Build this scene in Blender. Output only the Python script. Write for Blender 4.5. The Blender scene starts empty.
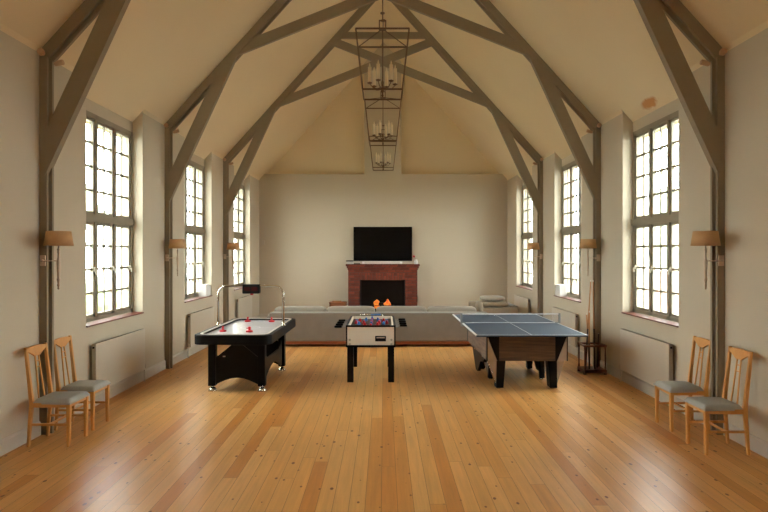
import bpy, bmesh, math, random
from mathutils import Vector, Matrix
random.seed(7)
S = bpy.context.scene
COL = S.collection

# ------------------------------------------------------------------ camera, sky, exposure
def lin(c):
    c = c / 255.0
    return c / 12.92 if c <= 0.04045 else ((c + 0.055) / 1.055) ** 2.4
def rgb(r, g, b): return (lin(r), lin(g), lin(b), 1.0)

CAM_H = 1.9
cam = bpy.data.cameras.new('camera')
cam.sensor_width = 36.0
cam.lens = 36.0 * 590.0 / 768.0
cam.shift_y = -3.0 / 768.0
cam_o = bpy.data.objects.new('camera', cam); COL.objects.link(cam_o)
cam_o.location = (0.02, 0, CAM_H); cam_o.rotation_euler = (math.pi / 2, 0, 0)
S.camera = cam_o

world = bpy.data.worlds.new('overcast_sky'); S.world = world
world.use_nodes = True
bg = world.node_tree.nodes['Background']
bg.inputs['Color'].default_value = (0.95, 0.99, 1.0, 1)
bg.inputs['Strength'].default_value = 32
world.cycles.sampling_method = 'MANUAL'
world.cycles.sample_map_resolution = 256

vs = S.view_settings
vs.view_transform = 'Standard'; vs.look = 'None'; vs.gamma = 1.0; vs.use_curve_mapping = False
vs.exposure = -0.5
cy = S.cycles
cy.max_bounces = 12; cy.diffuse_bounces = 8; cy.glossy_bounces = 4; cy.transparent_max_bounces = 16
cy.sample_clamp_indirect = 6.0
cy.use_denoising = True

# ------------------------------------------------------------------ materials
def new_mat(name):
    m = bpy.data.materials.new(name); m.use_nodes = True
    nt = m.node_tree
    return m, nt, nt.nodes['Principled BSDF']
def N(nt, t, **kw):
    n = nt.nodes.new(t)
    for k, v in kw.items(): setattr(n, k, v)
    return n
def mat(name, col, rough=0.6, metal=0.0, var=0.06, scale=8.0, bump=0.0, bscale=60.0, stretch=None, spec=0.5, sheen=0.0):
    """plain procedural material: the colour broken up by a little noise"""
    m, nt, p = new_mat(name)
    tc = N(nt, 'ShaderNodeTexCoord'); mp = N(nt, 'ShaderNodeMapping')
    nt.links.new(tc.outputs['Object'], mp.inputs['Vector'])
    if stretch: mp.inputs['Scale'].default_value = stretch
    nz = N(nt, 'ShaderNodeTexNoise'); nz.inputs['Scale'].default_value = scale; nz.inputs['Detail'].default_value = 4
    nt.links.new(mp.outputs['Vector'], nz.inputs['Vector'])
    mx = N(nt, 'ShaderNodeMix', data_type='RGBA')
    a = tuple(max(0, c * (1 - var)) for c in col[:3]) + (1,)
    b = tuple(min(1, c * (1 + var)) for c in col[:3]) + (1,)
    mx.inputs[6].default_value = a; mx.inputs[7].default_value = b
    nt.links.new(nz.outputs['Fac'], mx.inputs[0]); nt.links.new(mx.outputs[2], p.inputs['Base Color'])
    p.inputs['Roughness'].default_value = rough; p.inputs['Metallic'].default_value = metal
    p.inputs['Specular IOR Level'].default_value = spec
    if sheen: p.inputs['Sheen Weight'].default_value = sheen
    if bump:
        n2 = N(nt, 'ShaderNodeTexNoise'); n2.inputs['Scale'].default_value = bscale
        nt.links.new(mp.outputs['Vector'], n2.inputs['Vector'])
        bp = N(nt, 'ShaderNodeBump'); bp.inputs['Strength'].default_value = bump; bp.inputs['Distance'].default_value = 0.01
        nt.links.new(n2.outputs['Fac'], bp.inputs['Height']); nt.links.new(bp.outputs['Normal'], p.inputs['Normal'])
    return m

def floor_mat():
    m, nt, p = new_mat('pine_floorboards')
    L = nt.links.new
    tc = N(nt, 'ShaderNodeTexCoord'); sp = N(nt, 'ShaderNodeSeparateXYZ'); L(tc.outputs['Object'], sp.inputs[0])
    rw = N(nt, 'ShaderNodeMath', operation='DIVIDE'); L(sp.outputs['X'], rw.inputs[0]); rw.inputs[1].default_value = 0.122
    fl = N(nt, 'ShaderNodeMath', operation='FLOOR'); L(rw.outputs[0], fl.inputs[0])
    wn = N(nt, 'ShaderNodeTexWhiteNoise', noise_dimensions='1D'); L(fl.outputs[0], wn.inputs['W'])
    yo = N(nt, 'ShaderNodeMath', operation='MULTIPLY_ADD'); L(wn.outputs['Value'], yo.inputs[0]); yo.inputs[1].default_value = 3.7; L(sp.outputs['Y'], yo.inputs[2])
    cb = N(nt, 'ShaderNodeCombineXYZ'); L(yo.outputs[0], cb.inputs['X']); L(sp.outputs['X'], cb.inputs['Y'])
    br = N(nt, 'ShaderNodeTexBrick'); L(cb.outputs[0], br.inputs['Vector'])
    br.offset = 0.0
    br.inputs['Scale'].default_value = 1.0; br.inputs['Brick Width'].default_value = 3.7
    br.inputs['Row Height'].default_value = 0.122; br.inputs['Mortar Size'].default_value = 0.0016
    br.inputs['Mortar Smooth'].default_value = 0.3
    br.inputs['Color1'].default_value = (0, 0, 0, 1); br.inputs['Color2'].default_value = (1, 1, 1, 1); br.inputs['Mortar'].default_value = (0.5, 0.5, 0.5, 1)
    rp = N(nt, 'ShaderNodeValToRGB'); L(br.outputs['Color'], rp.inputs[0])
    e = rp.color_ramp.elements
    e[0].position = 0.04; e[0].color = rgb(*FLOOR_DARK)
    e[1].position = 1.0; e[1].color = rgb(*FLOOR_LIGHT)
    k = rp.color_ramp.elements.new(0.2); k.color = rgb(*FLOOR_MID)
    # grain, long in Y
    mp = N(nt, 'ShaderNodeMapping'); mp.inputs['Scale'].default_value = (26, 1.3, 1); L(tc.outputs['Object'], mp.inputs['Vector'])
    # shift the grain per board so that it does not run through
    ad = N(nt, 'ShaderNodeVectorMath', operation='MULTIPLY_ADD'); L(br.outputs['Color'], ad.inputs[0]); ad.inputs[1].default_value = (31, 17, 5); L(mp.outputs[0], ad.inputs[2])
    g = N(nt, 'ShaderNodeTexNoise'); g.inputs['Scale'].default_value = 1.0; g.inputs['Detail'].default_value = 6; g.inputs['Roughness'].default_value = 0.65; L(ad.outputs[0], g.inputs['Vector'])
    gr = N(nt, 'ShaderNodeMapRange'); L(g.outputs['Fac'], gr.inputs['Value'])
    gr.inputs['From Min'].default_value = 0.3; gr.inputs['From Max'].default_value = 0.75; gr.inputs['To Min'].default_value = 0.82; gr.inputs['To Max'].default_value = 1.10
    mu = N(nt, 'ShaderNodeVectorMath', operation='SCALE'); L(rp.outputs['Color'], mu.inputs[0]); L(gr.outputs[0], mu.inputs['Scale'])
    # worn patches
    w = N(nt, 'ShaderNodeTexNoise'); w.inputs['Scale'].default_value = 0.55; w.inputs['Detail'].default_value = 3; L(tc.outputs['Object'], w.inputs['Vector'])
    wr = N(nt, 'ShaderNodeMapRange'); L(w.outputs['Fac'], wr.inputs['Value']); wr.inputs['From Min'].default_value = 0.35; wr.inputs['From Max'].default_value = 0.65
    wr.inputs['To Min'].default_value = 0.92; wr.inputs['To Max'].default_value = 1.08
    mu2 = N(nt, 'ShaderNodeVectorMath', operation='SCALE'); L(mu.outputs[0], mu2.inputs[0]); L(wr.outputs[0], mu2.inputs['Scale'])
    # knots
    mk = N(nt, 'ShaderNodeMapping'); mk.inputs['Scale'].default_value = (12.5, 7, 1); L(tc.outputs['Object'], mk.inputs['Vector'])
    vo = N(nt, 'ShaderNodeTexVoronoi'); vo.inputs['Scale'].default_value = 1.0; vo.inputs['Randomness'].default_value = 1.0; L(mk.outputs[0], vo.inputs['Vector'])
    sc = N(nt, 'ShaderNodeSeparateColor'); L(vo.outputs['Color'], sc.inputs[0])
    sz = N(nt, 'ShaderNodeMapRange'); L(sc.outputs[0], sz.inputs['Value']); sz.inputs['From Min'].default_value = 0.3; sz.inputs['From Max'].default_value = 1.0
    sz.inputs['To Min'].default_value = 0.0; sz.inputs['To Max'].default_value = 0.19
    df = N(nt, 'ShaderNodeMath', operation='SUBTRACT'); L(sz.outputs[0], df.inputs[0]); L(vo.outputs['Distance'], df.inputs[1])
    kn = N(nt, 'ShaderNodeMapRange'); L(df.outputs[0], kn.inputs['Value']); kn.inputs['From Min'].default_value = -0.015; kn.inputs['From Max'].default_value = 0.03
    mx = N(nt, 'ShaderNodeMix', data_type='RGBA'); L(kn.outputs[0], mx.inputs[0]); L(mu2.outputs[0], mx.inputs[6]); mx.inputs[7].default_value = rgb(116, 62, 24)
    # joints
    mj = N(nt, 'ShaderNodeMix', data_type='RGBA'); L(br.outputs['Fac'], mj.inputs[0]); L(mx.outputs[2], mj.inputs[6]); mj.inputs[7].default_value = rgb(112, 68, 32)
    L(mj.outputs[2], p.inputs['Base Color'])
    rr = N(nt, 'ShaderNodeMapRange'); L(g.outputs['Fac'], rr.inputs['Value']); rr.inputs['To Min'].default_value = 0.27; rr.inputs['To Max'].default_value = 0.38
    L(rr.outputs[0], p.inputs['Roughness'])
    p.inputs['Specular IOR Level'].default_value = 0.45
    inv = N(nt, 'ShaderNodeMath', operation='SUBTRACT'); inv.inputs[0].default_value = 1.0; L(br.outputs['Fac'], inv.inputs[1])
    bp = N(nt, 'ShaderNodeBump'); bp.inputs['Strength'].default_value = 0.25; bp.inputs['Distance'].default_value = 0.004; L(inv.outputs[0], bp.inputs['Height'])
    L(bp.outputs['Normal'], p.inputs['Normal'])
    return m

def brick_mat(name, soldier=False):
    m, nt, p = new_mat(name); L = nt.links.new
    tc = N(nt, 'ShaderNodeTexCoord'); sp = N(nt, 'ShaderNodeSeparateXYZ'); L(tc.outputs['Object'], sp.inputs[0])
    su = N(nt, 'ShaderNodeMath', operation='ADD'); L(sp.outputs['X'], su.inputs[0]); L(sp.outputs['Y'], su.inputs[1])
    cb = N(nt, 'ShaderNodeCombineXYZ')
    if soldier: L(sp.outputs['Z'], cb.inputs['X']); L(su.outputs[0], cb.inputs['Y'])
    else: L(su.outputs[0], cb.inputs['X']); L(sp.outputs['Z'], cb.inputs['Y'])
    br = N(nt, 'ShaderNodeTexBrick'); L(cb.outputs[0], br.inputs['Vector'])
    br.inputs['Scale'].default_value = 1.0; br.inputs['Brick Width'].default_value = 0.23; br.inputs['Row Height'].default_value = 0.075
    br.inputs['Mortar Size'].default_value = 0.006; br.inputs['Bias'].default_value = 0.0
    br.inputs['Color1'].default_value = rgb(120, 50, 28); br.inputs['Color2'].default_value = rgb(84, 32, 18); br.inputs['Mortar'].default_value = rgb(74, 44, 32)
    nz = N(nt, 'ShaderNodeTexNoise'); nz.inputs['Scale'].default_value = 14; L(tc.outputs['Object'], nz.inputs['Vector'])
    mr = N(nt, 'ShaderNodeMapRange'); L(nz.outputs['Fac'], mr.inputs['Value']); mr.inputs['To Min'].default_value = 0.7; mr.inputs['To Max'].default_value = 1.3
    mu = N(nt, 'ShaderNodeVectorMath', operation='SCALE'); L(br.outputs['Color'], mu.inputs[0]); L(mr.outputs[0], mu.inputs['Scale'])
    L(mu.outputs[0], p.inputs['Base Color']); p.inputs['Roughness'].default_value = 0.85
    inv = N(nt, 'ShaderNodeMath', operation='SUBTRACT'); inv.inputs[0].default_value = 1; L(br.outputs['Fac'], inv.inputs[1])
    bp = N(nt, 'ShaderNodeBump'); bp.inputs['Distance'].default_value = 0.006; L(inv.outputs[0], bp.inputs['Height']); L(bp.outputs['Normal'], p.inputs['Normal'])
    return m

def ceiling_mat():
    m = mat('cream_ceiling_plaster', rgb(*CEIL), 0.9, var=0.03, scale=1.2, bump=0.08, bscale=40, spec=0.2)
    nt = m.node_tree; L = nt.links.new; p = nt.nodes['Principled BSDF']
    old = p.inputs['Base Color'].links[0].from_socket
    tc = N(nt, 'ShaderNodeTexCoord')
    # one brown damp stain by the right-hand wall
    sub = N(nt, 'ShaderNodeVectorMath', operation='SUBTRACT'); L(tc.outputs['Object'], sub.inputs[0]); sub.inputs[1].default_value = (3.645, 8.07, 3.95)
    mp = N(nt, 'ShaderNodeMapping'); L(sub.outputs[0], mp.inputs['Vector']); mp.inputs['Scale'].default_value = (14, 3.3, 0)
    nz = N(nt, 'ShaderNodeTexNoise'); nz.inputs['Scale'].default_value = 9; L(tc.outputs['Object'], nz.inputs['Vector'])
    nm = N(nt, 'ShaderNodeVectorMath', operation='MULTIPLY_ADD'); L(nz.outputs['Color'], nm.inputs[0]); nm.inputs[1].default_value = (0.7, 0.7, 0); L(mp.outputs[0], nm.inputs[2])
    of = N(nt, 'ShaderNodeVectorMath', operation='SUBTRACT'); L(nm.outputs[0], of.inputs[0]); of.inputs[1].default_value = (0.35, 0.35, 0)
    ln = N(nt, 'ShaderNodeVectorMath', operation='LENGTH'); L(of.outputs[0], ln.inputs[0])
    mr = N(nt, 'ShaderNodeMapRange'); L(ln.outputs['Value'], mr.inputs['Value']); mr.inputs['From Min'].default_value = 0.5; mr.inputs['From Max'].default_value = 0.85
    mr.inputs['To Min'].default_value = 1.0; mr.inputs['To Max'].default_value = 0.0
    mx = N(nt, 'ShaderNodeMix', data_type='RGBA'); L(mr.outputs[0], mx.inputs[0]); L(old, mx.inputs[6]); mx.inputs[7].default_value = rgb(190, 136, 84)
    L(mx.outputs[2], p.inputs['Base Color'])
    return m

def glass_mat():
    m, nt, p = new_mat('window_glass'); L = nt.links.new
    nt.nodes.remove(p); out = nt.nodes['Material Output']
    t = N(nt, 'ShaderNodeBsdfTransparent'); t.inputs[0].default_value = (0.96, 0.98, 0.97, 1)
    g = N(nt, 'ShaderNodeBsdfGlossy'); g.inputs['Roughness'].default_value = 0.02
    lw = N(nt, 'ShaderNodeLayerWeight'); pw = N(nt, 'ShaderNodeMath', operation='POWER'); L(lw.outputs['Facing'], pw.inputs[0]); pw.inputs[1].default_value = 5
    f = N(nt, 'ShaderNodeMath', operation='MULTIPLY_ADD'); L(pw.outputs[0], f.inputs[0]); f.inputs[1].default_value = 0.5; f.inputs[2].default_value = 0.03
    mx = N(nt, 'ShaderNodeMixShader'); L(f.outputs[0], mx.inputs[0]); L(t.outputs[0], mx.inputs[1]); L(g.outputs[0], mx.inputs[2]); L(mx.outputs[0], out.inputs[0])
    return m
def net_mat():
    m, nt, p = new_mat('white_net_mesh'); L = nt.links.new
    out = nt.nodes['Material Output']
    p.inputs['Base Color'].default_value = rgb(120, 126, 128); p.inputs['Roughness'].default_value = 0.9
    tc = N(nt, 'ShaderNodeTexCoord')
    ch = N(nt, 'ShaderNodeTexBrick'); ch.offset = 0; ch.inputs['Scale'].default_value = 1; ch.inputs['Brick Width'].default_value = 0.012; ch.inputs['Row Height'].default_value = 0.012
    ch.inputs['Mortar Size'].default_value = 0.0006
    sp = N(nt, 'ShaderNodeSeparateXYZ'); L(tc.outputs['Object'], sp.inputs[0]); cb = N(nt, 'ShaderNodeCombineXYZ'); L(sp.outputs['X'], cb.inputs['X']); L(sp.outputs['Z'], cb.inputs['Y'])
    L(cb.outputs[0], ch.inputs['Vector'])
    t = N(nt, 'ShaderNodeBsdfTransparent'); mx = N(nt, 'ShaderNodeMixShader')
    L(ch.outputs['Fac'], mx.inputs[0]); L(t.outputs[0], mx.inputs[1]); L(p.outputs[0], mx.inputs[2]); L(mx.outputs[0], out.inputs[0])
    return m
def flame_mat():
    m, nt, p = new_mat('fire_glow'); L = nt.links.new
    tc = N(nt, 'ShaderNodeTexCoord'); sp = N(nt, 'ShaderNodeSeparateXYZ'); L(tc.outputs['Object'], sp.inputs[0])
    nz = N(nt, 'ShaderNodeTexNoise'); nz.inputs['Scale'].default_value = 14; L(tc.outputs['Object'], nz.inputs['Vector'])
    rp = N(nt, 'ShaderNodeValToRGB'); L(nz.outputs['Fac'], rp.inputs[0])
    e = rp.color_ramp.elements; e[0].position = 0.38; e[0].color = (0.75, 0.09, 0.01, 1); e[1].position = 0.62; e[1].color = (1.0, 0.34, 0.04, 1)
    L(rp.outputs[0], p.inputs['Emission Color']); p.inputs['Emission Strength'].default_value = 1.05
    p.inputs['Base Color'].default_value = (0.3, 0.05, 0.0, 1)
    return m
def wood_plank_mat(name, c1, c2, rough=0.6, axis='x'):
    """weathered plank wood, grain along one axis"""
    m, nt, p = new_mat(name); L = nt.links.new
    tc = N(nt, 'ShaderNodeTexCoord'); mp = N(nt, 'ShaderNodeMapping'); L(tc.outputs['Object'], mp.inputs['Vector'])
    mp.inputs['Scale'].default_value = {'x': (1.5, 2, 30), 'z': (26, 26, 2)}[axis]
    nz = N(nt, 'ShaderNodeTexNoise'); nz.inputs['Scale'].default_value = 1.3; nz.inputs['Detail'].default_value = 6; nz.inputs['Roughness'].default_value = 0.7; L(mp.outputs[0], nz.inputs['Vector'])
    rp = N(nt, 'ShaderNodeValToRGB'); L(nz.outputs['Fac'], rp.inputs[0])
    e = rp.color_ramp.elements; e[0].position = 0.3; e[0].color = rgb(*c1); e[1].position = 0.7; e[1].color = rgb(*c2)
    L(rp.outputs[0], p.inputs['Base Color']); p.inputs['Roughness'].default_value = rough
    return m

FLOOR_DARK, FLOOR_MID, FLOOR_LIGHT = (200, 134, 66), (214, 156, 86), (226, 174, 108)
WALL = (196, 185, 162); CEIL = (233, 217, 183)
M = {}
M['floor'] = floor_mat()
M['wall'] = mat('greige_wall_paint', rgb(*WALL), 0.85, var=0.025, scale=1.5, bump=0.06, bscale=90, spec=0.25)
M['ceiling'] = ceiling_mat()
M['skirting'] = mat('skirting_paint', rgb(194, 185, 167), 0.5, var=0.02)
M['beam'] = mat('olive_brown_painted_timber', rgb(134, 121, 98), 0.55, var=0.08, scale=5, stretch=(1, 1, 1))
M['frame'] = mat('olive_grey_window_paint', rgb(142, 133, 112), 0.5, var=0.05)
M['sill'] = mat('terracotta_sill_tile', rgb(106, 56, 42), 0.4, var=0.15, scale=25)
M['glass'] = glass_mat()
M['brass'] = mat('aged_brass', rgb(200, 178, 152), 0.4, 0.25, var=0.1, scale=30)
M['shade'] = mat('tan_linen_shade', rgb(192, 152, 106), 0.9, var=0.08, scale=60)
M['spot'] = mat('tan_spot_housing', rgb(196, 160, 124), 0.5, 0.0, var=0.05)
M['oak'] = mat('honey_oak', rgb(208, 150, 80), 0.42, var=0.14, scale=6, stretch=(3, 3, 1))
M['seat'] = mat('grey_seat_fabric', rgb(172, 176, 171), 0.85, var=0.06, scale=90, bump=0.1, bscale=300)
M['rad'] = mat('white_radiator_enamel', rgb(196, 187, 168), 0.35, var=0.01)
M['grille'] = mat('radiator_grille', rgb(176, 168, 150), 0.5)
M['black'] = mat('black_laminate', rgb(8, 7, 7), 0.5, var=0.15, spec=0.16)
M['black_matte'] = mat('black_matte', rgb(7, 6, 6), 0.7, var=0.15, spec=0.12)
M['chrome'] = mat('chrome', rgb(215, 213, 205), 0.16, 1.0, var=0.03)
M['steel'] = mat('dull_steel', rgb(120, 116, 108), .45, .7)
M['ice'] = mat('white_playing_surface', rgb(242, 243, 245), 0.12, var=0.01)
M['post_grey'] = mat('grey_net_post', rgb(128, 132, 130), .5, .2)
M['red'] = mat('red_plastic', rgb(190, 10, 24), 0.35, var=0.06)
M['blue'] = mat('blue_plastic', rgb(40, 100, 175), 0.35, var=0.06)
M['white'] = mat('white_laminate', rgb(226, 218, 200), 0.45, var=0.02)
M['green'] = mat('green_pitch', rgb(62, 84, 58), 0.5, var=0.1)
M['tt'] = mat('slate_blue_table_top', rgb(50, 67, 84), 0.5, var=0.05, spec=0.3)
M['line'] = mat('white_line_paint', rgb(214, 216, 214), 0.5, var=0.02)
M['rustic'] = wood_plank_mat('rustic_brown_wood', (52, 36, 26), (104, 78, 58))
M['silver'] = mat('brushed_silver_trim', rgb(205, 200, 190), 0.4, 0.25, var=0.04)
M['net'] = net_mat(); M['mirror'] = mat('polished_silver_inlay', rgb(212, 206, 194), 0.25, 0.55, var=0.04)
M['sofa'] = mat('taupe_sofa_fabric', rgb(122, 113, 100), 0.95, var=0.12, scale=6, bump=0.1, bscale=250, sheen=0.2)
M['cushion'] = mat('grey_beige_cushion_fabric', rgb(150, 141, 126), 0.95, var=0.08, scale=7, bump=0.1, bscale=250)
M['pillow'] = mat('dark_taupe_pillow_fabric', rgb(134, 120, 100), 0.95, var=0.1, scale=9)
M['redwood'] = wood_plank_mat('reddish_brown_wood', (110, 52, 28), (150, 78, 44), 0.4)
M['brick'] = brick_mat('red_fireplace_brick')
M['soldier'] = brick_mat('red_soldier_brick', True)
M['soot'] = mat('sooty_firebox', rgb(26, 20, 17), 0.95, var=0.3, scale=9)
M['flame'] = flame_mat()
M['log'] = wood_plank_mat('split_log', (92, 58, 30), (160, 108, 62), 0.85)
M['charlog'] = mat('charred_log', rgb(30, 22, 18), 0.95, var=0.4, scale=20)
M['wicker'] = mat('brown_wicker', rgb(128, 78, 42), 0.8, var=0.25, scale=70, bump=0.4, bscale=120)
M['tv'] = mat('black_screen', rgb(4, 4, 5), 0.25, var=0.05, spec=0.2)
M['bronze'] = mat('aged_bronze', rgb(98, 70, 44), 0.45, 0.5, var=0.12, scale=30)
M['candle'] = mat('cream_candle', rgb(240, 228, 200), 0.6, var=0.03)
M['cue_tan'] = mat('maple_cue', rgb(184, 130, 82), 0.35, var=0.08, scale=20, stretch=(1, 1, .2))
M['cue_dark'] = mat('dark_cue_butt', rgb(42, 28, 22), 0.3, var=0.1)
M['rackwood'] = wood_plank_mat('dark_reddish_rack_wood', (72, 36, 22), (112, 60, 36), 0.4, 'z')
M['lawn'] = mat('pale_bounce_ground', rgb(168, 170, 164), 0.95, var=0.12, scale=3)  # lawn recoloured pale grey for the light it bounces indoors
M['shrub'] = mat('shrub_leaf', rgb(136, 150, 96), 0.8, var=0.4, scale=6, bump=1.0, bscale=14)
M['leafpale'] = mat('tree_leaf', rgb(160, 166, 140), 0.8, var=0.4, scale=5, bump=1.0, bscale=10)
M['bark'] = mat('bark', rgb(96, 80, 62), 0.9, var=0.3, scale=12)
M['outbrick'] = mat('faded_rose_render', rgb(196, 160, 138), .9, var=.1)  # brick, and the leaves above, paled in colour to look overexposed
M['paper'] = mat('white_card', rgb(232, 230, 224), 0.7, var=0.01)

# ------------------------------------------------------------------ mesh helpers
class MB:
    def __init__(self): self.bm = bmesh.new()
    def face(self, pts, smooth=False):
        f = self.bm.faces.new([self.bm.verts.new(p) for p in pts]); f.smooth = smooth; return self
    def box(self, x0, x1, y0, y1, z0, z1, mtx=None):
        vs = [Vector((x, y, z)) for x in (x0, x1) for y in (y0, y1) for z in (z0, z1)]
        if mtx is not None: vs = [mtx @ v for v in vs]
        v = [self.bm.verts.new(p) for p in vs]
        for q in ((0, 1, 3, 2), (4, 6, 7, 5), (0, 4, 5, 1), (2, 3, 7, 6), (0, 2, 6, 4), (1, 5, 7, 3)):
            self.bm.faces.new([v[i] for i in q])
        return self
    def prism(self, pts, axis, a0, a1):
        def P(u, v, a): return {'y': (u, a, v), 'x': (a, u, v), 'z': (u, v, a)}[axis]
        A = [self.bm.verts.new(P(u, v, a0)) for u, v in pts]; B = [self.bm.verts.new(P(u, v, a1)) for u, v in pts]
        n = len(pts)
        self.bm.faces.new(A[::-1]); self.bm.faces.new(B)
        for i in range(n): self.bm.faces.new([A[i], A[(i + 1) % n], B[(i + 1) % n], B[i]])
        return self
    def ring(self, outer, inner, z0, z1):
        n = len(outer); V = self.bm.verts.new
        ob = [V((x, y, z0)) for x, y in outer]; ot = [V((x, y, z1)) for x, y in outer]
        ib = [V((x, y, z0)) for x, y in inner]; it = [V((x, y, z1)) for x, y in inner]
        for i in range(n):
            j = (i + 1) % n
            self.bm.faces.new([ob[i], ob[j], ot[j], ot[i]]); self.bm.faces.new([ib[j], ib[i], it[i], it[j]])
            self.bm.faces.new([ot[i], ot[j], it[j], it[i]]); self.bm.faces.new([ob[j], ob[i], ib[i], ib[j]])
        return self
    def bar(self, p0, p1, w, h, up=(0, 0, 1)):
        """box beam between two points; w across, h along the up side"""
        p0, p1 = Vector(p0), Vector(p1); d = (p1 - p0).normalized(); up = Vector(up)
        if abs(d.dot(up)) > 0.99: up = Vector((0, 1, 0))
        s = d.cross(up).normalized(); u = s.cross(d).normalized()
        v = []
        for p in (p0, p1):
            for a, b in ((-1, -1), (1, -1), (1, 1), (-1, 1)): v.append(self.bm.verts.new(p + s * a * w / 2 + u * b * h / 2))
        for q in ((3, 2, 1, 0), (4, 5, 6, 7), (0, 1, 5, 4), (1, 2, 6, 5), (2, 3, 7, 6), (3, 0, 4, 7)): self.bm.faces.new([v[i] for i in q])
        return self
    def tube(self, pts, r, n=10, smooth=True):
        pts = [Vector(p) for p in pts]; rs = r if isinstance(r, (list, tuple)) else [r] * len(pts)
        rings = []; ref = None
        for i, p in enumerate(pts):
            d = (pts[min(i + 1, len(pts) - 1)] - pts[max(i - 1, 0)]).normalized()
            if ref is None: ref = Vector((0, 0, 1)) if abs(d.z) < 0.9 else Vector((1, 0, 0))
            a = (ref - d * ref.dot(d)).normalized(); b = d.cross(a); ref = a
            rings.append([self.bm.verts.new(p + (a * math.cos(t) + b * math.sin(t)) * rs[i]) for t in [2 * math.pi * k / n for k in range(n)]])
        for A, B in zip(rings, rings[1:]):
            for k in range(n):
                f = self.bm.faces.new([A[k], A[(k + 1) % n], B[(k + 1) % n], B[k]]); f.smooth = smooth
        self.bm.faces.new(rings[0][::-1]); self.bm.faces.new(rings[-1])
        return self
    def lathe(self, prof, c=(0, 0, 0), n=20, smooth=True):
        """(radius, z) pairs turned about a vertical axis through c"""
        rings = []
        for r, z in prof:
            rings.append([self.bm.verts.new((c[0] + max(r, 1e-4) * math.cos(2 * math.pi * k / n), c[1] + max(r, 1e-4) * math.sin(2 * math.pi * k / n), c[2] + z)) for k in range(n)])
        for A, B in zip(rings, rings[1:]):
            for k in range(n):
                f = self.bm.faces.new([A[k], A[(k + 1) % n], B[(k + 1) % n], B[k]]); f.smooth = smooth
        self.bm.faces.new(rings[0][::-1]); self.bm.faces.new(rings[-1])
        return self
    def blob(self, c, r, sub=3, amp=0.15, seed=0, scale=(1, 1, 1), freq=2.2):
        from mathutils import noise
        tmp = bmesh.new(); bmesh.ops.create_icosphere(tmp, subdivisions=sub, radius=1.0)
        mp = {}
        for v in tmp.verts:
            d = v.co.normalized(); k = 1 + amp * noise.fractal(d * freq + Vector((seed * 3.1, seed, 0)), 1.0, 2.0, 4)
            mp[v.index] = self.bm.verts.new(Vector(c) + Vector((d.x * scale[0], d.y * scale[1], d.z * scale[2])) * r * k)
        for f in tmp.faces:
            g = self.bm.faces.new([mp[v.index] for v in f.verts]); g.smooth = True
        tmp.free(); return self
    def pillow(self, x0, x1, y0, y1, z0, z1, e=0.35, n=14, m=8):
        """soft cushion: a superellipsoid filling the box"""
        c = Vector(((x0 + x1) / 2, (y0 + y1) / 2, (z0 + z1) / 2)); s = Vector(((x1 - x0) / 2, (y1 - y0) / 2, (z1 - z0) / 2))
        pw = lambda v, k: math.copysign(abs(v) ** k, v)
        n = 28; m = 14; rings = []
        for i in range(m + 1):
            ph = -math.pi / 2 + math.pi * i / m
            rings.append([self.bm.verts.new(c + Vector((s.x * pw(math.cos(ph), e) * pw(math.cos(t), e), s.y * pw(math.cos(ph), e) * pw(math.sin(t), e), s.z * pw(math.sin(ph), e * 1.6))))
                          for t in [2 * math.pi * k / n for k in range(n)]])
        for A, B in zip(rings, rings[1:]):
            for k in range(n):
                f = self.bm.faces.new([A[k], A[(k + 1) % n], B[(k + 1) % n], B[k]]); f.smooth = True
        bmesh.ops.remove_doubles(self.bm, verts=self.bm.verts[:], dist=1e-5)
        return self
    def build(self, name, m, parent=None, bevel=0.0, world=False, seg=2):
        if world and parent is not None:
            bmesh.ops.translate(self.bm, verts=self.bm.verts[:], vec=-Vector(parent['_base']))
        bmesh.ops.recalc_face_normals(self.bm, faces=self.bm.faces[:])
        me = bpy.data.meshes.new(name); self.bm.to_mesh(me); self.bm.free()
        me.materials.append(M[m] if isinstance(m, str) else m)
        o = bpy.data.objects.new(name, me); COL.objects.link(o)
        if parent is not None:
            o.parent = parent
            if '_base' in parent: o['_base'] = parent['_base']
        if bevel:
            b = o.modifiers.new('edge', 'BEVEL'); b.width = bevel; b.segments = seg; b.limit_method = 'ANGLE'; b.angle_limit = 0.6
            b.harden_normals = False
        return o

def tag(o, label, cat, group=None, kind=None):
    o['label'] = label; o['category'] = cat
    if group: o['group'] = group
    if kind: o['kind'] = kind
    return o
def thing(name, label, cat, loc=(0, 0, 0), rz=0.0, group=None, kind=None):
    o = bpy.data.objects.new(name, None); COL.objects.link(o); o.empty_display_size = 0.1
    o.location = loc; o.rotation_euler = (0, 0, rz); o['_base'] = list(loc)
    return tag(o, label, cat, group, kind)
def struct(o): o['kind'] = 'structure'; return o
def dup(root, loc, rz, label, group=None):
    def cp(o, par):
        c = o.copy(); COL.objects.link(c); c.parent = par
        for ch in KIDS.get(o.name, []): cp(ch, c)
        return c
    r = cp(root, None); r.location = loc; r.rotation_euler = (0, 0, rz); r['label'] = label
    if group: r['group'] = group
    return r
KIDS = {}
def index_kids(root):
    for o in list(COL.objects):
        if o.parent is not None: KIDS.setdefault(o.parent.name, []).append(o) if o not in KIDS.get(o.parent.name, []) else None

# ------------------------------------------------------------------ the room
W, WH, PITCH = 3.58, 4.02, 1.11         # half width, wall height, roof slope
YB, YF, REC = -4.5, 17.03, 0.15         # back wall, end wall, window recess
P0, BAY = 6.16, 3.52
APEX = WH + PITCH * W
WIN_C = [P0 + BAY * (k + 0.5) + .045 for k in (2, 1, 0, -2)]   # window centres, far to near; last: unseen pair added to light the foreground
WIN_H = 0.835
ZS, ZH = 1.02, 3.70

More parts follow.
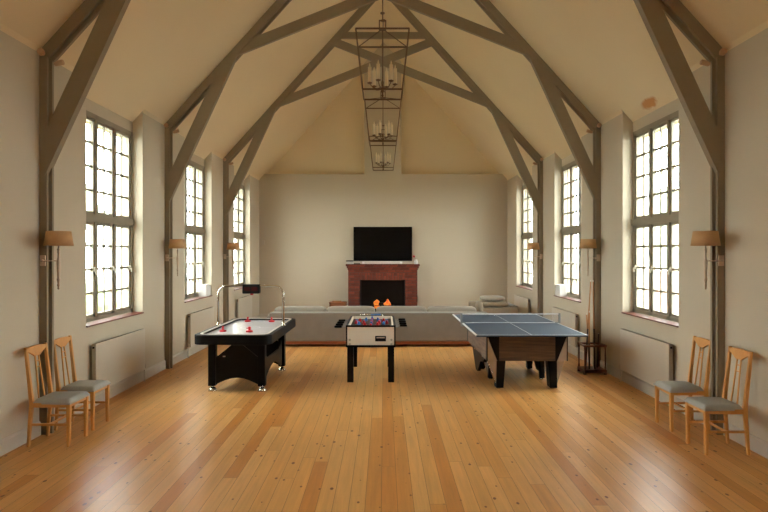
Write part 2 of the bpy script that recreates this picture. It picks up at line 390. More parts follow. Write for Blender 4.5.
struct(MB().box(-W - .35, W + .35, YB - .3, YF + .5, -0.1, 0).build('floor', 'floor'))
def side_wall(s, name):
    b = MB()
    X = lambda a, c: (min(s * a, s * c), max(s * a, s * c))
    x0, x1 = X(W, W + .34); r0, r1 = X(W + REC, W + .34)
    b.box(x0, x1, YB - .3, YF + .5, 0, ZS - .02)                       # dado under the windows
    edges = [YB - .3] + sum([[c - WIN_H, c + WIN_H] for c in WIN_C[::-1]], []) + [YF + .5]
    for a, c in zip(edges[0::2], edges[1::2]): b.box(x0, x1, a, c, ZS - .02, WH)     # piers
    for c in WIN_C: b.box(r0, r1, c - WIN_H, c + WIN_H, ZH, WH - .05)                 # plaster over the window head
    return struct(b.build(name, 'wall'))
side_wall(-1, 'wall_left'); side_wall(1, 'wall_right')
b = MB().box(-W, W, YF, YF + .5, 0, 4.18).box(-.55, .52, YF, YF + .5, 4.18, APEX)
struct(b.build('wall_far', 'wall'))
struct(MB().box(-W, W, YF + .25, YF + .5, 4.18, APEX).build('wall_gable', 'ceiling'))
struct(MB().box(-W, W, YB - .3, YB, 0, APEX).build('wall_back', 'wall'))
b = MB()
xe = W + .36; ze = APEX - PITCH * xe
b.prism([(-xe, ze), (0, APEX), (xe, ze), (xe, ze + .18), (0, APEX + .2), (-xe, ze + .18)], 'y', YB - .3, YF + .5)
struct(b.build('ceiling', 'ceiling'))
# skirting boards with a moulded top
for s, nm in ((-1, 'baseboard_left'), (1, 'baseboard_right')):
    pr = [(s * W, 0), (s * (W - .02), 0), (s * (W - .02), .12), (s * (W - .008), .145), (s * W, .145)]
    struct(MB().prism(pr, 'y', YB, YF).build(nm, 'skirting'))
pr = [(YF, 0), (YF - .02, 0), (YF - .02, .12), (YF - .008, .145), (YF, .145)]
struct(MB().prism(pr, 'x', -W + .02, -1.0).prism(pr, 'x', 1.0, W - .02).build('baseboard_far', 'skirting'))
# narrow cornice strips where the walls meet the roof
for i, s in enumerate((-1, 1)):
    b = MB()
    edges = [YB] + sum([[c - WIN_H, c + WIN_H] for c in WIN_C[::-1]], []) + [YF]
    for a, c in zip(edges[0::2], edges[1::2]):
        b.prism([(s * W, WH - .03), (s * (W - .05), WH + .09), (s * (W - .05), WH + .02 + PITCH * .05), (s * W, WH)], 'y', a, c)
    struct(b.build('trim_%d' % (i + 1), 'ceiling'))

# windows: fixed frame with transom, six casements of 2 x 4 panes
def make_window(n, s, yc):
    root = bpy.data.objects.new('window_%d' % n, None); COL.objects.link(root); root['kind'] = 'structure'
    xw = s * (W + REC); root.location = (xw, yc, 0)
    def X(a, c): return (min(s * a, s * c), max(s * a, s * c))
    f0, f1 = X(0.0, .075); c0, c1 = X(.012, .055); g0, g1 = X(.030, .034)
    H = WIN_H
    f = MB()
    f.box(f0, f1, -H, -H + .065, ZS, ZH).box(f0, f1, H - .065, H, ZS, ZH)
    f.box(f0, f1, -H, H, ZH - .07, ZH).box(f0, f1, -H, H, ZS, ZS + .055).box(f0, f1, -H, H, 2.30, 2.40)
    lw = (2 * H - .13 - .12) / 3
    ys = [-H + .065 + k * (lw + .06) for k in range(3)]
    for y in ys[1:]: f.box(f0, f1, y - .06, y, ZS, ZH)
    t0, t1 = X(-.02, 0.0); f.box(t0, t1, -H, H, 2.31, 2.39)
    f.build('window_frame', 'frame', root)
    for y in ys:
        for z0, z1, hd in ((ZS + .055, 2.30, True), (2.40, ZH - .07, False)):
            c = MB(); st = .036; y1 = y + lw
            c.box(c0, c1, y, y + st, z0, z1).box(c0, c1, y1 - st, y1, z0, z1).box(c0, c1, y, y1, z0, z0 + st).box(c0, c1, y, y1, z1 - st, z1)
            b0, b1 = X(.022, .048)
            c.box(b0, b1, (y + y1) / 2 - .014, (y + y1) / 2 + .014, z0 + st, z1 - st)
            for k in range(1, 4):
                zz = z0 + (z1 - z0) * k / 4; c.box(b0, b1, y + st, y1 - st, zz - .014, zz + .014)
            ca = c.build('casement', 'frame', root)
            MB().box(g0, g1, y + st, y1 - st, z0 + st, z1 - st).build('pane', 'glass', ca)
            if hd:
                h0, h1 = X(-.012, .012); k0, k1 = X(-.03, -.012)
                MB().box(h0, h1, y1 - .03, y1 - .01, 1.66, 1.72).box(k0, k1, y1 - .024, y1 - .015, 1.62, 1.69).build('handle', 'frame', ca)
    l0, l1 = X(-REC - .02, .0)
    MB().box(l0, l1, -H - .0, H + .0, ZS - .02, ZS).build('window_sill', 'sill', root, bevel=.005)
n = 0
for s in (-1, 1):
    for yc in WIN_C:
        n += 1; make_window(n, s, yc)

# ------------------------------------------------------------------ outside
struct(MB().box(-60, 60, -40, 60, -0.6, -0.5).build('ground_outside', 'lawn'))
for i, (x, y, r, h) in enumerate(((-9.5, 13.2, 1.3, 1.2), (-8.2, 16.6, 1.1, 1.0), (-10.5, 10.5, 1.2, .9))):
    t = thing('garden_shrub', ['rounded green shrub on the lawn outside the left windows', 'smaller green shrub seen far along the lawn through left glass', 'low green shrub outside beside the nearest left window'][i], 'shrub', (x, y, -.5), group='shrubs in the garden')
    MB().blob((0, 0, h * .62), r, 4, .35, i + 1, (1, 1, .75), 3).build('foliage', 'shrub', t)
    MB().tube([(0, 0, 0), (.03, .02, h * .4)], .06).build('stem', 'bark', t)
for i, (x, y, h) in enumerate(((-17, 25, 6.5), (-21, 36, 8), (17, 34, 6))):
    t = thing('garden_tree', ['pale leafy tree beyond the lawn outside the left windows', 'taller distant tree behind the other garden trees on left', 'tree beyond the garden wall outside the right windows'][i], 'tree', (x, y, -.5), group='trees in the garden')
    MB().blob((0, 0, h * .62), h * .34, 4, .5, i + 5, (1, 1, 1.05), 3).build('crown', 'leafpale', t)
    MB().tube([(0, 0, 0), (.1, 0, h * .25), (0, .1, h * .5)], [.22, .17, .1]).build('trunk', 'bark', t)
t = MB().box(9.0, 9.25, 9, 30, -.5, 1.25).box(8.97, 9.28, 9, 30, 1.25, 1.32).build('garden_wall', 'outbrick')
tag(t, 'faded rose garden wall outside the right windows', 'wall', kind='structure')

# ------------------------------------------------------------------ roof trusses
PD = .08
def make_truss(y, label):
    t = thing('roof_truss', label, 'truss', (0, y, 0), group='painted timber roof trusses')
    F, G = (0, .034), (.052, .088)           # two planks with a slot between them
    sq = math.sqrt(1 + PITCH * PITCH); nx, nz = PITCH / sq, 1 / sq       # inward normal of the roof slope is (-nx*s, -nz)
    for s in (-1, 1):
        b = MB(); X = lambda a, c: (min(s * a, s * c), max(s * a, s * c))
        x0, x1 = X(W - PD, W); q0, q1 = X(W - PD + .03, W)
        z0_, z1_ = X(W - PD - .026, W)
        b.box(x0, x1, *F, 0, WH - .01).box(z0_, z1_, *G, 0, WH - .01)
        b.box(q0, q1, .03, .06, 0, WH - .02)
        b.build('post', 'beam', t, bevel=.003)
        b = MB(); D = .125
        def pt(xh, d):      # xh distance from the ridge, d depth under the ceiling
            return (s * (xh - nx * d), APEX - PITCH * xh - nz * d)
        top = 0.004
        def raf(d): 
            xa = W + .0; p1 = (s * 0.0, APEX - sq * d * 1.0)
            return [pt(xa, top), (0, APEX - sq * top), (0, APEX - sq * d), pt(xa - .0, d)]
        b.prism(raf(D), 'y', *F).prism(raf(D + .036), 'y', *G)
        b.prism(raf(D - .03), 'y', .03, .06)
        b.build('rafter', 'beam', t, bevel=.003)
        # brace: butts on the post, runs up to the rafter
        xp = W - .057
        sl = 2.165; 
        def brz(x, z0): return z0 + sl * (xp - x)
        def rft(x): return APEX - PITCH * x - sq * (D - .01)
        xA = (APEX - sq * (D - .01) - 3.16 - sl * xp) / (PITCH - sl)     # upper edge meets rafter
        xB = (APEX - sq * (D - .01) - 2.70 - sl * xp) / (PITCH - sl)
        MB().prism([(s * xp, 2.70), (s * xp, 3.16), (s * xA, rft(xA)), (s * xB, rft(xB))], 'y', -.004, .084).build('brace', 'beam', t, bevel=.003)
        # scissor beam from this side's rafter over to the other
        w = .175 / 2 * math.sqrt(1 + .4 * .4)
        zc = 6.20
        def sx(sign, off):   # intersection of beam edge with rafter undersides
            # z = zc + off - .4*sgn*x ; rafter: APEX - PITCH*|x| - sq*(D-.01)
            return None
        R0 = APEX - sq * (D - .01)
        lo = lambda off: (R0 - (zc + off)) / (PITCH - .4)     # x on the low side (|x|)
        hi = lambda off: (R0 - (zc + off)) / (PITCH + .4)     # x on the high side
        zl = lambda x, off: zc + off - .4 * x
        zh = lambda x, off: zc + off + .4 * x
        a, c2, d, e = lo(w), lo(-w), hi(-w), hi(w)
        yo = 0 if s < 0 else .004
        MB().prism([(s * a, zl(a, w)), (s * c2, zl(c2, -w)), (-s * d, zh(d, -w)), (-s * e, zh(e, w))], 'y', .012 + yo, .072 + yo).build('scissor_beam', 'beam', t, bevel=.003)
    xh = (R0 - 6.78) / PITCH
    MB().box(-xh, xh, .008, .082, 6.71, 6.85).build('collar_beam', 'beam', t, bevel=.003)
    return t
TRUSS_Y = [P0 + BAY * k for k in range(3)]
for y, lab in zip(TRUSS_Y, ('olive painted timber roof truss nearest the front chairs, its posts behind them',
                            'olive painted roof truss between the first and second windows, middle of three',
                            'olive painted roof truss nearest the fireplace wall, collar beam in view')):
    make_truss(y, lab)

# small spotlights where posts meet rafters
def make_spot(s, y, label):
    t = thing('spotlight', label, 'spotlight', (s * (W - .045), y, 3.98), group='small spotlights at the post tops')
    a = MB().tube([(0, -.001, 0), (0, -.02, 0)], .02, 12); a.build('bracket', 'spot', t)
    MB().tube([(0, -.02, 0), (0, -.028, 0), (0, -.06, .01), (0, -.066, .011)], [.02, .034, .034, .028], 18).build('lamp_head', 'spot', t)
    MB().tube([(-s * .03, .10, -.06), (-s * .07, .10, -.07)], .009, 8).tube([(0, .088, -.05), (0, .11, -.05), (-s * .03, .11, -.06)], .009, 8).build('arm', 'spot', t)
    MB().tube([(-s * .06, .10, -.075), (-s * .07, .10, -.073), (-s * .15, .10, -.055), (-s * .155, .10, -.054)], [.02, .028, .028, .022], 16).build('lamp_head', 'spot', t)
for s, sd in ((-1, 'left'), (1, 'right')):
    for y, w in zip(TRUSS_Y, ('nearest', 'middle', 'farthest')):
        make_spot(s, y, 'small tan twin spotlight at the top of the %s roof post on the %s wall' % (w, sd))

# wall lamps
def make_sconce(s, y, label):
    t = thing('wall_lamp', label, 'wall lamp', (s * (W - .042), y, 1.82), group='shaded wall lamps on the posts')
    MB().box(-.03, .03, -.014, 0, -.055, .055).build('backplate', 'brass', t, bevel=.004)
    d = -s
    MB().tube([(0, -.012, 0), (0, -.04, 0)], .016, 12).tube([(0, -.05, 0), (d * .03, -.055, -.003), (d * .19, -.055, 0)], .007, 8).build('arm', 'brass', t)
    prof = [(r_ * 1.25, z_) for r_, z_ in [(.002, -.30), (.010, -.285), (.006, -.27), (.013, -.255), (.008, -.235), (.014, -.20), (.017, -.19), (.010, -.18), (.013, -.10), (.016, -.02), (.013, 0), (.009, .03), (.008, .08), (.014, .09), (.008, .10), (.015, .115), (.007, .13), (.007, .2)]]
    MB().lathe(prof, (d * .192, -.055, 0), 14).build('stem', 'brass', t)
    n = 32
    sh = MB().lathe([(.140, .155), (.117, .305), (.113, .305), (.136, .155)], (d * .192, -.055, 0), n)
    sh.build('lamp_shade', 'shade', t)
for s, sd in ((-1, 'left'), (1, 'right')):
    for y, w in zip(TRUSS_Y, ('nearest', 'middle', 'farthest')):
        make_sconce(s, y, 'tan drum shaded wall lamp on the %s post of the %s wall' % (w, sd))

# radiators under the windows
def make_radiator(s, yc, label):
    t = thing('radiator', label, 'radiator', (s * (W - .002), yc, 0), group='white panel radiators under the windows')
    X = lambda a, c: (min(-s * a, -s * c), max(-s * a, -s * c))
    a0, a1 = X(.078, .09); c0, c1 = X(.03, .042); L = .74
    MB().box(a0, a1, -L, L, .19, .79).build('front_panel', 'rad', t, bevel=.004)
    MB().box(c0, c1, -L + .01, L - .01, .20, .78).build('rear_panel', 'rad', t)
    e0, e1 = X(.04, .08)
    g = MB()
    for k in range(36): yy = -L + .02 + k * (2 * L - .04) / 35; g.box(e0, e1, yy - .004, yy + .004, .782, .79)
    g.box(e0, e1, -L + .005, L - .005, .774, .782); g.build('top_grille', 'grille', t)
    for q in (-1, 1):
        MB().box(e0, e1, q * L - (.003 if q > 0 else 0), q * L + (0 if q > 0 else .003), .2, .785).build('side_panel', 'grille', t)
        xx = -s * .06
        MB().tube([(xx, q * (L + .0), .745), (xx, q * (L + .012), .745)], .013, 10).build('plug', 'black', t)
        MB().tube([(xx, q * (L - .01), .23), (xx, q * (L + .05), .23), (xx, q * (L + .05), 0)], .0095, 8).build('pipe', 'rad', t)
        m_ = MB().lathe([(.012, .20), (.02, .21), (.02, .25), (.014, .26)], (xx, q * (L + .05), 0), 12); m_.build('valve', 'grille', t)
    k0, k1 = X(0, .03)
    for q in (-1, 1): MB().box(k0, k1, q * .62 - .02, q * .62 + .02, .3, .7).build('bracket', 'grille', t)
for s, sd in ((-1, 'left'), (1, 'right')):
    for k, w in enumerate(('nearest', 'middle', 'farthest')):
        make_radiator(s, P0 + BAY * (k + .5) + .01, 'white panel radiator under the %s window of the %s wall' % (w, sd))

# ------------------------------------------------------------------ oak chairs
def make_chair(label):
    t = thing('dining_chair', label, 'chair', group='oak chairs along the side walls')
    hw = .185
    def rear(z):  # x of the rear post along its height
        pts = [(0, -.225), (.43, -.19), (.97, -.25)]
        for (a, xa), (b_, xb) in zip(pts, pts[1:]):
            if z <= b_: return xa + (xb - xa) * (z - a) / (b_ - a)
        return pts[-1][1]
    for q in (-1, 1):
        y = q * (hw - .018)
        MB().prism([(.160, 0), (.188, 0), (.194, .43), (.152, .43)], 'y', y - .018, y + .018).build('front_leg', 'oak', t, bevel=.005)
        zs = [0, .2, .40, .46, .6, .75, .97]
        b = MB(); pr = [(rear(z) - w, z) for z, w in zip(zs, (.013, .016, .02, .02, .018, .016, .013))] + [(rear(z) + w, z) for z, w in list(zip(zs, (.013, .016, .02, .02, .018, .016, .013)))[::-1]]
        b.prism(pr, 'y', y - .015, y + .015).build('rear_leg', 'oak', t, bevel=.005)
        MB().box(-.19, .16, y - .011, y + .011, .385, .43).build('seat_rail', 'oak', t, bevel=.003)
        MB().box(-.20, .165, y - .009, y + .009, .205, .228).build('stretcher', 'oak', t, bevel=.003)
    MB().box(.162, .184, -hw + .03, hw - .03, .385, .43).build('seat_rail', 'oak', t, bevel=.003)
    MB().box(-.20, -.18, -hw + .03, hw - .03, .385, .43).build('seat_rail', 'oak', t, bevel=.003)
    MB().box(-.03, -.01, -hw + .025, hw - .025, .207, .226).build('stretcher', 'oak', t, bevel=.003)
    # padded seat, a little wider at the front
    b = MB(); n = 18; grid = []
    bm = b.bm
    for i in range(n + 1):
        u = i / n; x = -.175 + u * .375; hy = .172 + .026 * u
        row = []
        for j in range(n + 1):
            v = -1 + 2 * j / n
            ed = min(1, min(u, 1 - u) * 9) ; ev = min(1, (1 - abs(v)) * 5)
            z = .432 + .036 * math.sqrt(max(0, 1 - (1 - ed) ** 2)) * math.sqrt(max(0, 1 - (1 - ev) ** 2)) + .008 * (1 - v * v) * math.sin(math.pi * u)
            row.append(bm.verts.new((x, v * hy, z)))
        grid.append(row)
    for i in range(n):
        for j in range(n):
            f = bm.faces.new([grid[i][j], grid[i + 1][j], grid[i + 1][j + 1], grid[i][j + 1]]); f.smooth = True
    bnd = [grid[i][0] for i in range(n + 1)] + [grid[n][j] for j in range(1, n + 1)] + [grid[i][n] for i in range(n - 1, -1, -1)] + [grid[0][j] for j in range(n - 1, 0, -1)]
    low = [bm.verts.new((v.co.x, v.co.y, .418)) for v in bnd]
    for k in range(len(bnd)): bm.faces.new([bnd[k], bnd[(k + 1) % len(bnd)], low[(k + 1) % len(low)], low[k]])
    bm.faces.new(low)
    b.build('seat', 'seat', t)
    # crest rail: straight top, shield-shaped underside
    m = MB(); up = [(-hw + .012, .955), (-.1, .968), (0, .972), (.1, .968), (hw - .012, .955)]
    dn = [(hw - .03, .925), (.09, .895), (.045, .868), (-.045, .868), (-.09, .895), (-hw + .03, .925)]
    prf = up + dn
    A = [m.bm.verts.new((rear(z) - .011, y, z)) for y, z in prf]; B = [m.bm.verts.new((rear(z) + .011, y, z)) for y, z in prf]
    m.bm.faces.new(A[::-1]); m.bm.faces.new(B)
    for i in range(len(prf)): m.bm.faces.new([A[i], A[(i + 1) % len(prf)], B[(i + 1) % len(prf)], B[i]])
    m.build('crest_rail', 'oak', t, bevel=.004)
    for q in (-1, 1):
        MB().bar((rear(.44) + .004, q * .05, .43), (rear(.87), q * .028, .872), .016, .012, (1, 0, 0)).build('back_slat', 'oak', t, bevel=.003)
    for z in (.755, .815):
        MB().bar((rear(z) + .001, -.036, z), (rear(z) + .001, .036, z), .011, .011, (0, 0, 1)).build('back_rung', 'oak', t, bevel=.002)
    return t
ch = make_chair('honey oak chair with grey seat, nearest on the left wall before the post')
index_kids(ch)
ch.location = (-3.245, 5.955, 0)
dup(ch, (-3.275, 6.49, 0), 0, 'honey oak chair with grey seat, left wall beside the radiator')
dup(ch, (3.225, 5.72, 0), math.pi, 'honey oak chair with grey seat, nearest on the right wall')
dup(ch, (3.255, 6.45, 0), math.pi, 'honey oak chair with grey seat, right wall beside the radiator and post')

# ------------------------------------------------------------------ air hockey table
def rrect(x0, x1, y0, y1, r, n=8):
    pts = []
    for cx, cy, a in ((x1 - r, y1 - r, 0), (x0 + r, y1 - r, 90), (x0 + r, y0 + r, 180), (x1 - r, y0 + r, 270)):
        for k in range(n + 1):
            t = math.radians(a + 90 * k / n); pts.append((cx + r * math.cos(t), cy + r * math.sin(t)))
    return pts
AX0, AX1, AY0, AY1 = -2.53, -1.475, 7.88, 9.98
t = thing('air_hockey_table', 'black air hockey table with white playing surface and overhead scorer arch', 'air hockey table', ((AX0 + AX1) / 2, (AY0 + AY1) / 2, 0), rz=-.02)
MB().ring(rrect(AX0, AX1, AY0, AY1, .13), rrect(AX0 + .085, AX1 - .085, AY0 + .085, AY1 - .085, .09), .67, .80).build('rim', 'black', t, bevel=.008, world=True)
MB().ring(rrect(AX0 + .055, AX1 - .055, AY0 + .055, AY1 - .055, .14), rrect(AX0 + .084, AX1 - .084, AY0 + .084, AY1 - .084, .13), .795, .806).build('rim_trim', 'silver', t, world=True)
MB().prism(rrect(AX0 + .06, AX1 - .06, AY0 + .06, AY1 - .06, .12), 'z', .68, .772).build('playing_surface', 'ice', t, world=True)
ln = MB(); cy_ = (AY0 + AY1) / 2; cx_ = (AX0 + AX1) / 2
ln.box(AX0 + .09, AX1 - .09, cy_ - .006, cy_ + .006, .7722, .773)
ln.ring([(cx_ + .15 * math.cos(a * math.pi / 20), cy_ + .15 * math.sin(a * math.pi / 20)) for a in range(40)], [(cx_ + .138 * math.cos(a * math.pi / 20), cy_ + .138 * math.sin(a * math.pi / 20)) for a in range(40)], .7722, .773)
ln.build('surface_marking', mat('pale_grey_line', rgb(190, 194, 196), .3, var=.02), t, world=True)
MB().box(AX0 + .2, AX1 - .2, AY0 + .2, AY1 - .2, .64, .672).build('apron', 'black_matte', t, world=True)
lx0, lx1, ly0, ly1 = AX0 + .2, AX1 - .17, 8.14, 9.56
for x in (lx0, lx1):
    for y in (ly0, ly1):
        lg = MB().box(x - .05, x + .05, y - .05, y + .05, .075, .67).build('leg', 'black', t, bevel=.004, world=True)
        MB().lathe([(.014, .02), (.014, .05), (.014, .08)], (x, y, 0), 12).lathe([(.06, 0), (.06, .014), (.042, .04), (.02, .055)], (x, y, 0), 18).build('levelling_foot', 'chrome', lg, world=True)
def arch_panel(a, c):
    """panel between two legs, arched below, top corners cut away"""
    L_ = c - a; pts = [(a, .09)]
    for k in range(0, 15):
        u = k / 14; pts.append((a + L_ * (.04 + .92 * u), .10 + .08 * math.sin(math.pi * u)))
    pts += [(c, .09), (c, .46), (c - L_ * .36, .63), (a + L_ * .36, .63), (a, .46)]
    return pts
for y in (ly0, ly1): MB().prism(arch_panel(lx0 + .05, lx1 - .05), 'y', y - .012, y + .012).build('end_panel', 'black', t, world=True)
def side_arch(a, c):
    pts = [(a, .09)] + [(a + (c - a) * (.04 + .92 * k / 14), .10 + .16 * math.sin(math.pi * k / 14)) for k in range(15)] + [(c, .09), (c, .50)]
    return pts + [(c - (c - a) * .22, .40), (a + (c - a) * .22, .40), (a, .50)]
for x in (lx0, lx1): MB().prism(side_arch(ly0 + .05, ly1 - .05), 'x', x - .012, x + .012).build('side_panel', 'black', t, world=True)
MB().lathe([(.016, 0), (.016, .003)], (0, 0, 0), 14).bm
bdg = MB().box(-2.185, -2.15, ly0 - .015, ly0 - .0125, .468, .482).build('badge', 'silver', t, world=True)
# scorer arch over the middle
ym = 8.95
arc = [(AX0 + .03, ym, .80), (AX0 + .03, ym, 1.27)] + [(AX0 + .03 + .13 * (1 - math.cos(a)), ym, 1.27 + .13 * math.sin(a)) for a in [math.pi / 2 * k / 7 for k in range(1, 8)]]
arc += [(AX1 - .03 - .13 * (1 - math.cos(a)), ym, 1.27 + .13 * math.sin(a)) for a in [math.pi / 2 * k / 7 for k in range(7, 0, -1)]] + [(AX1 - .03, ym, 1.27), (AX1 - .03, ym, .80)]
MB().tube(arc, .016, 12).build('scorer_arch', 'chrome', t, world=True)
for x in (AX0 + .03, AX1 - .03): MB().lathe([(.032, .80), (.032, .812), (.02, .825), (.02, .86)], (x, ym, 0), 16).build('pole_socket', 'chrome', t, world=True)
sc_ = MB().box(-2.12, -1.86, ym - .05, ym + .05, 1.285, 1.425).build('scorer', 'black_matte', t, bevel=.014, world=True)
MB().lathe([(.02, 1.262), (.026, 1.272), (.022, 1.287)], (-1.985, ym, 0), 14).build('puck_light', 'red', sc_, world=True)
MB().box(-2.09, -2.0, ym - .052, ym - .05, 1.33, 1.385).box(-1.98, -1.89, ym - .052, ym - .05, 1.33, 1.385).build('score_window', mat('dark_red_display', rgb(60, 14, 14), .2), sc_, world=True)
MAL = [((-2.29, 8.46), 'red mallet at the near end of the air hockey table, left one'), ((-1.90, 8.42), 'red mallet at the near end of the air hockey table, right one'),
       ((-2.22, 9.70), 'red mallet at the far end of the air hockey table, left one'), ((-1.82, 9.66), 'red mallet at the far end of the air hockey table, right one')]
for (x, y), lab in MAL:
    m_ = thing('air_hockey_mallet', lab, 'mallet', (x, y, .773), group='air hockey mallets')
    MB().lathe([(.047, 0), (.05, .006), (.047, .022), (.032, .026), (.03, .02)], (0, 0, 0), 20).build('base', 'red', m_)
    MB().lathe([(.028, .02), (.016, .032), (.014, .055), (.018, .068), (.012, .076), (.002, .078)], (0, 0, 0), 16).build('knob', 'red', m_)
tag(MB().lathe([(.036, 0), (.038, .002), (.038, .008), (.034, .01)], (-2.0, 8.82, .7735), 20).build('air_hockey_puck', 'red'), 'flat red puck lying near the middle of the air hockey table', 'puck')

# ------------------------------------------------------------------ table football
FX0, FX1, FY0, FY1, FZ0, FZ1 = -.54, .19, 8.65, 9.94, .52, .84
t = thing('foosball_table', 'white and black foosball table with red and blue players', 'foosball table', ((FX0 + FX1) / 2, (FY0 + FY1) / 2, 0))
for y, q in ((FY0, 1), (FY1, -1)):
    e = MB().box(FX0 + .022, FX1 - .022, min(y, y + q * .022), max(y, y + q * .022), FZ0 + .03, FZ1 - .025).build('end_panel', 'white', t, world=True)
    if q > 0:
        for x in (FX0 + .06, FX1 - .06):
            for z in (.565, .63): MB().tube([(x, y + .002, z), (x, y - .006, z), (x, y - .009, z)], [.017, .017, .01], 14).build('bolt', 'grille', e, world=True)
        cm = MB().box(-.11, .05, y - .008, y + .004, .605, .685).build('ball_return', 'black', e, bevel=.012, world=True)
        MB().box(-.09, .03, y - .0095, y - .008, .652, .668).build('slot', 'brass', e, world=True)
for x, q in ((FX0, 1), (FX1, -1)):
    MB().box(min(x, x + q * .03), max(x, x + q * .03), FY0 + .02, FY1 - .02, FZ0 + .03, FZ1 - .02).build('side_panel', 'black', t, world=True)
fr = MB()
for x in (FX0, FX1 - .022):
    for y in (FY0 - .004, FY1 - .018): fr.box(x, x + .022, y, y + .022, FZ0, FZ1)
fr.box(FX0, FX1, FY0 - .006, FY0 + .03, FZ0, FZ0 + .03).box(FX0, FX1, FY1 - .03, FY1 + .006, FZ0, FZ0 + .03)
fr.box(FX0, FX1, FY0 - .006, FY0 + .02, FZ1 - .025, FZ1).box(FX0, FX1, FY1 - .02, FY1 + .006, FZ1 - .025, FZ1)
fr.box(FX0, FX0 + .02, FY0, FY1, FZ1 - .03, FZ1).box(FX1 - .02, FX1, FY0, FY1, FZ1 - .03, FZ1)
fr.build('edge_trim', 'black', t, world=True)
MB().box(FX0 + .02, FX1 - .02, FY0 + .02, FY1 - .02, FZ0 + .01, FZ0 + .03).build('bottom_board', 'black', t, world=True)
inn = MB()
inn.box(FX0 + .03, FX0 + .055, FY0 + .02, FY1 - .02, .56, FZ1 - .003).box(FX1 - .055, FX1 - .03, FY0 + .02, FY1 - .02, .56, FZ1 - .003)
inn.box(FX0 + .05, FX1 - .05, FY0 + .022, FY0 + .05, .56, FZ1 - .003).box(FX0 + .05, FX1 - .05, FY1 - .05, FY1 - .022, .56, FZ1 - .003)
inn.build('inner_rail', 'white', t, world=True)
pt_ = MB().box(FX0 + .05, FX1 - .05, FY0 + .045, FY1 - .045, .70, .72).build('pitch', 'green', t, world=True)
pl = MB(); fcx, fcy = (FX0 + FX1) / 2, (FY0 + FY1) / 2
pl.box(FX0 + .09, FX1 - .09, fcy - .004, fcy + .004, .7202, .721)
pl.ring([(fcx + .1 * math.cos(a * math.pi / 16), fcy + .1 * math.sin(a * math.pi / 16)) for a in range(32)], [(fcx + .092 * math.cos(a * math.pi / 16), fcy + .092 * math.sin(a * math.pi / 16)) for a in range(32)], .7202, .721)
pl.build('pitch_line', 'line', pt_, world=True)
RZ = .80
for k in range(8):
    y = FY0 + .16 + k * (FY1 - FY0 - .32) / 7
    team = ['red', 'red', 'blue', 'red', 'blue', 'red', 'blue', 'blue'][k]; cnt = [1, 2, 3, 5, 5, 3, 2, 1][k]
    left = k in (0, 1, 3, 5)
    left = k % 2 == 0
    xa, xb = (FX0 - .07, FX1 + .04) if left else (FX0 - .04, FX1 + .07)
    rod = MB().tube([(xa, y, RZ), (xb, y, RZ)], .008, 10).build('rod', 'steel', t, world=True)
    xh = xa if left else xb; d = -1 if left else 1
    MB().tube([(xh, y, RZ), (xh + d * .01, y, RZ), (xh + d * .1, y, RZ), (xh + d * .112, y, RZ)], [.014, .018, .017, .011], 12).build('handle', 'black', rod, world=True)
    sp = .60 / max(cnt, 1)
    for j in range(cnt):
        x = fcx + (j - (cnt - 1) / 2) * min(sp, .19)
        g = MB().tube([(x - .024, y, RZ), (x + .024, y, RZ)], .02, 10)
        g.lathe([(.015, .025), (.017, .045), (.012, .058), (.002, .063)], (x, y, RZ - .012), 10)
        g.prism([(x - .025, RZ + .02), (x + .025, RZ + .02), (x + .014, RZ - .04), (x + .018, RZ - .07), (x - .018, RZ - .07), (x - .014, RZ - .04)], 'y', y - .013, y + .013)
        g.build('player', team, rod, world=True)
for x in (FX0 + .02, FX1 - .11):
    for y in (FY0 + .01, FY1 - .10):
        MB().box(x, x + .09, y, y + .09, 0, FZ0 + .01).build('leg', 'black', t, bevel=.004, world=True)
sc_ = MB().tube([(-.38, FY1 - .03, FZ1 + .025), (0, FY1 - .03, FZ1 + .025)], .005, 8)
for x in (-.38, 0): sc_.tube([(x, FY1 - .03, FZ1 - .002), (x, FY1 - .03, FZ1 + .03)], .005, 8)
sc_ = sc_.build('score_rail', 'chrome', t, world=True)
for k in range(7): MB().tube([(-.2 + k * .024, FY1 - .03, FZ1 + .025), (-.18 + k * .024, FY1 - .03, FZ1 + .025)], .014, 12).build('score_bead', 'blue', sc_, world=True)

# ------------------------------------------------------------------ pool table with table-tennis top
TX0, TX1, TY0, TY1, TZ = 1.265, 2.775, 7.96, 10.72, .79
t = thing('table_tennis_table', 'slate blue table tennis top on a rustic wood pool table base', 'table tennis table', ((TX0 + TX1) / 2, (TY0 + TY1) / 2, 0))
tp = MB().box(TX0, TX1, TY0, TY1, TZ - .022, TZ).build('table_top', 'tt', t, bevel=.003, world=True)
l = MB(); e = .02; zz = (TZ + .0003, TZ + .0012)
l.box(TX0, TX0 + e, TY0, TY1, *zz).box(TX1 - e, TX1, TY0, TY1, *zz).box(TX0 + e, TX1 - e, TY0, TY0 + e, *zz).box(TX0 + e, TX1 - e, TY1 - e, TY1, *zz)
cx_ = (TX0 + TX1) / 2; l.box(cx_ - .004, cx_ + .004, TY0 + e, TY1 - e, *zz)
l.box(TX0 - .002, TX0, TY0, TY1, TZ - .016, TZ + .0012)
l.build('boundary_line', 'line', tp, world=True)
ny = (TY0 + TY1) / 2
nt_ = MB().box(TX0 - .02, TX1 + .02, ny - .0008, ny + .0008, TZ + .006, TZ + .15).build('net', 'net', t, world=True)
MB().box(TX0 - .02, TX1 + .02, ny - .003, ny + .003, TZ + .138, TZ + .153).box(TX0 - .02, TX1 + .02, ny - .002, ny + .002, TZ + .004, TZ + .012).build('net_tape', 'line', nt_, world=True)
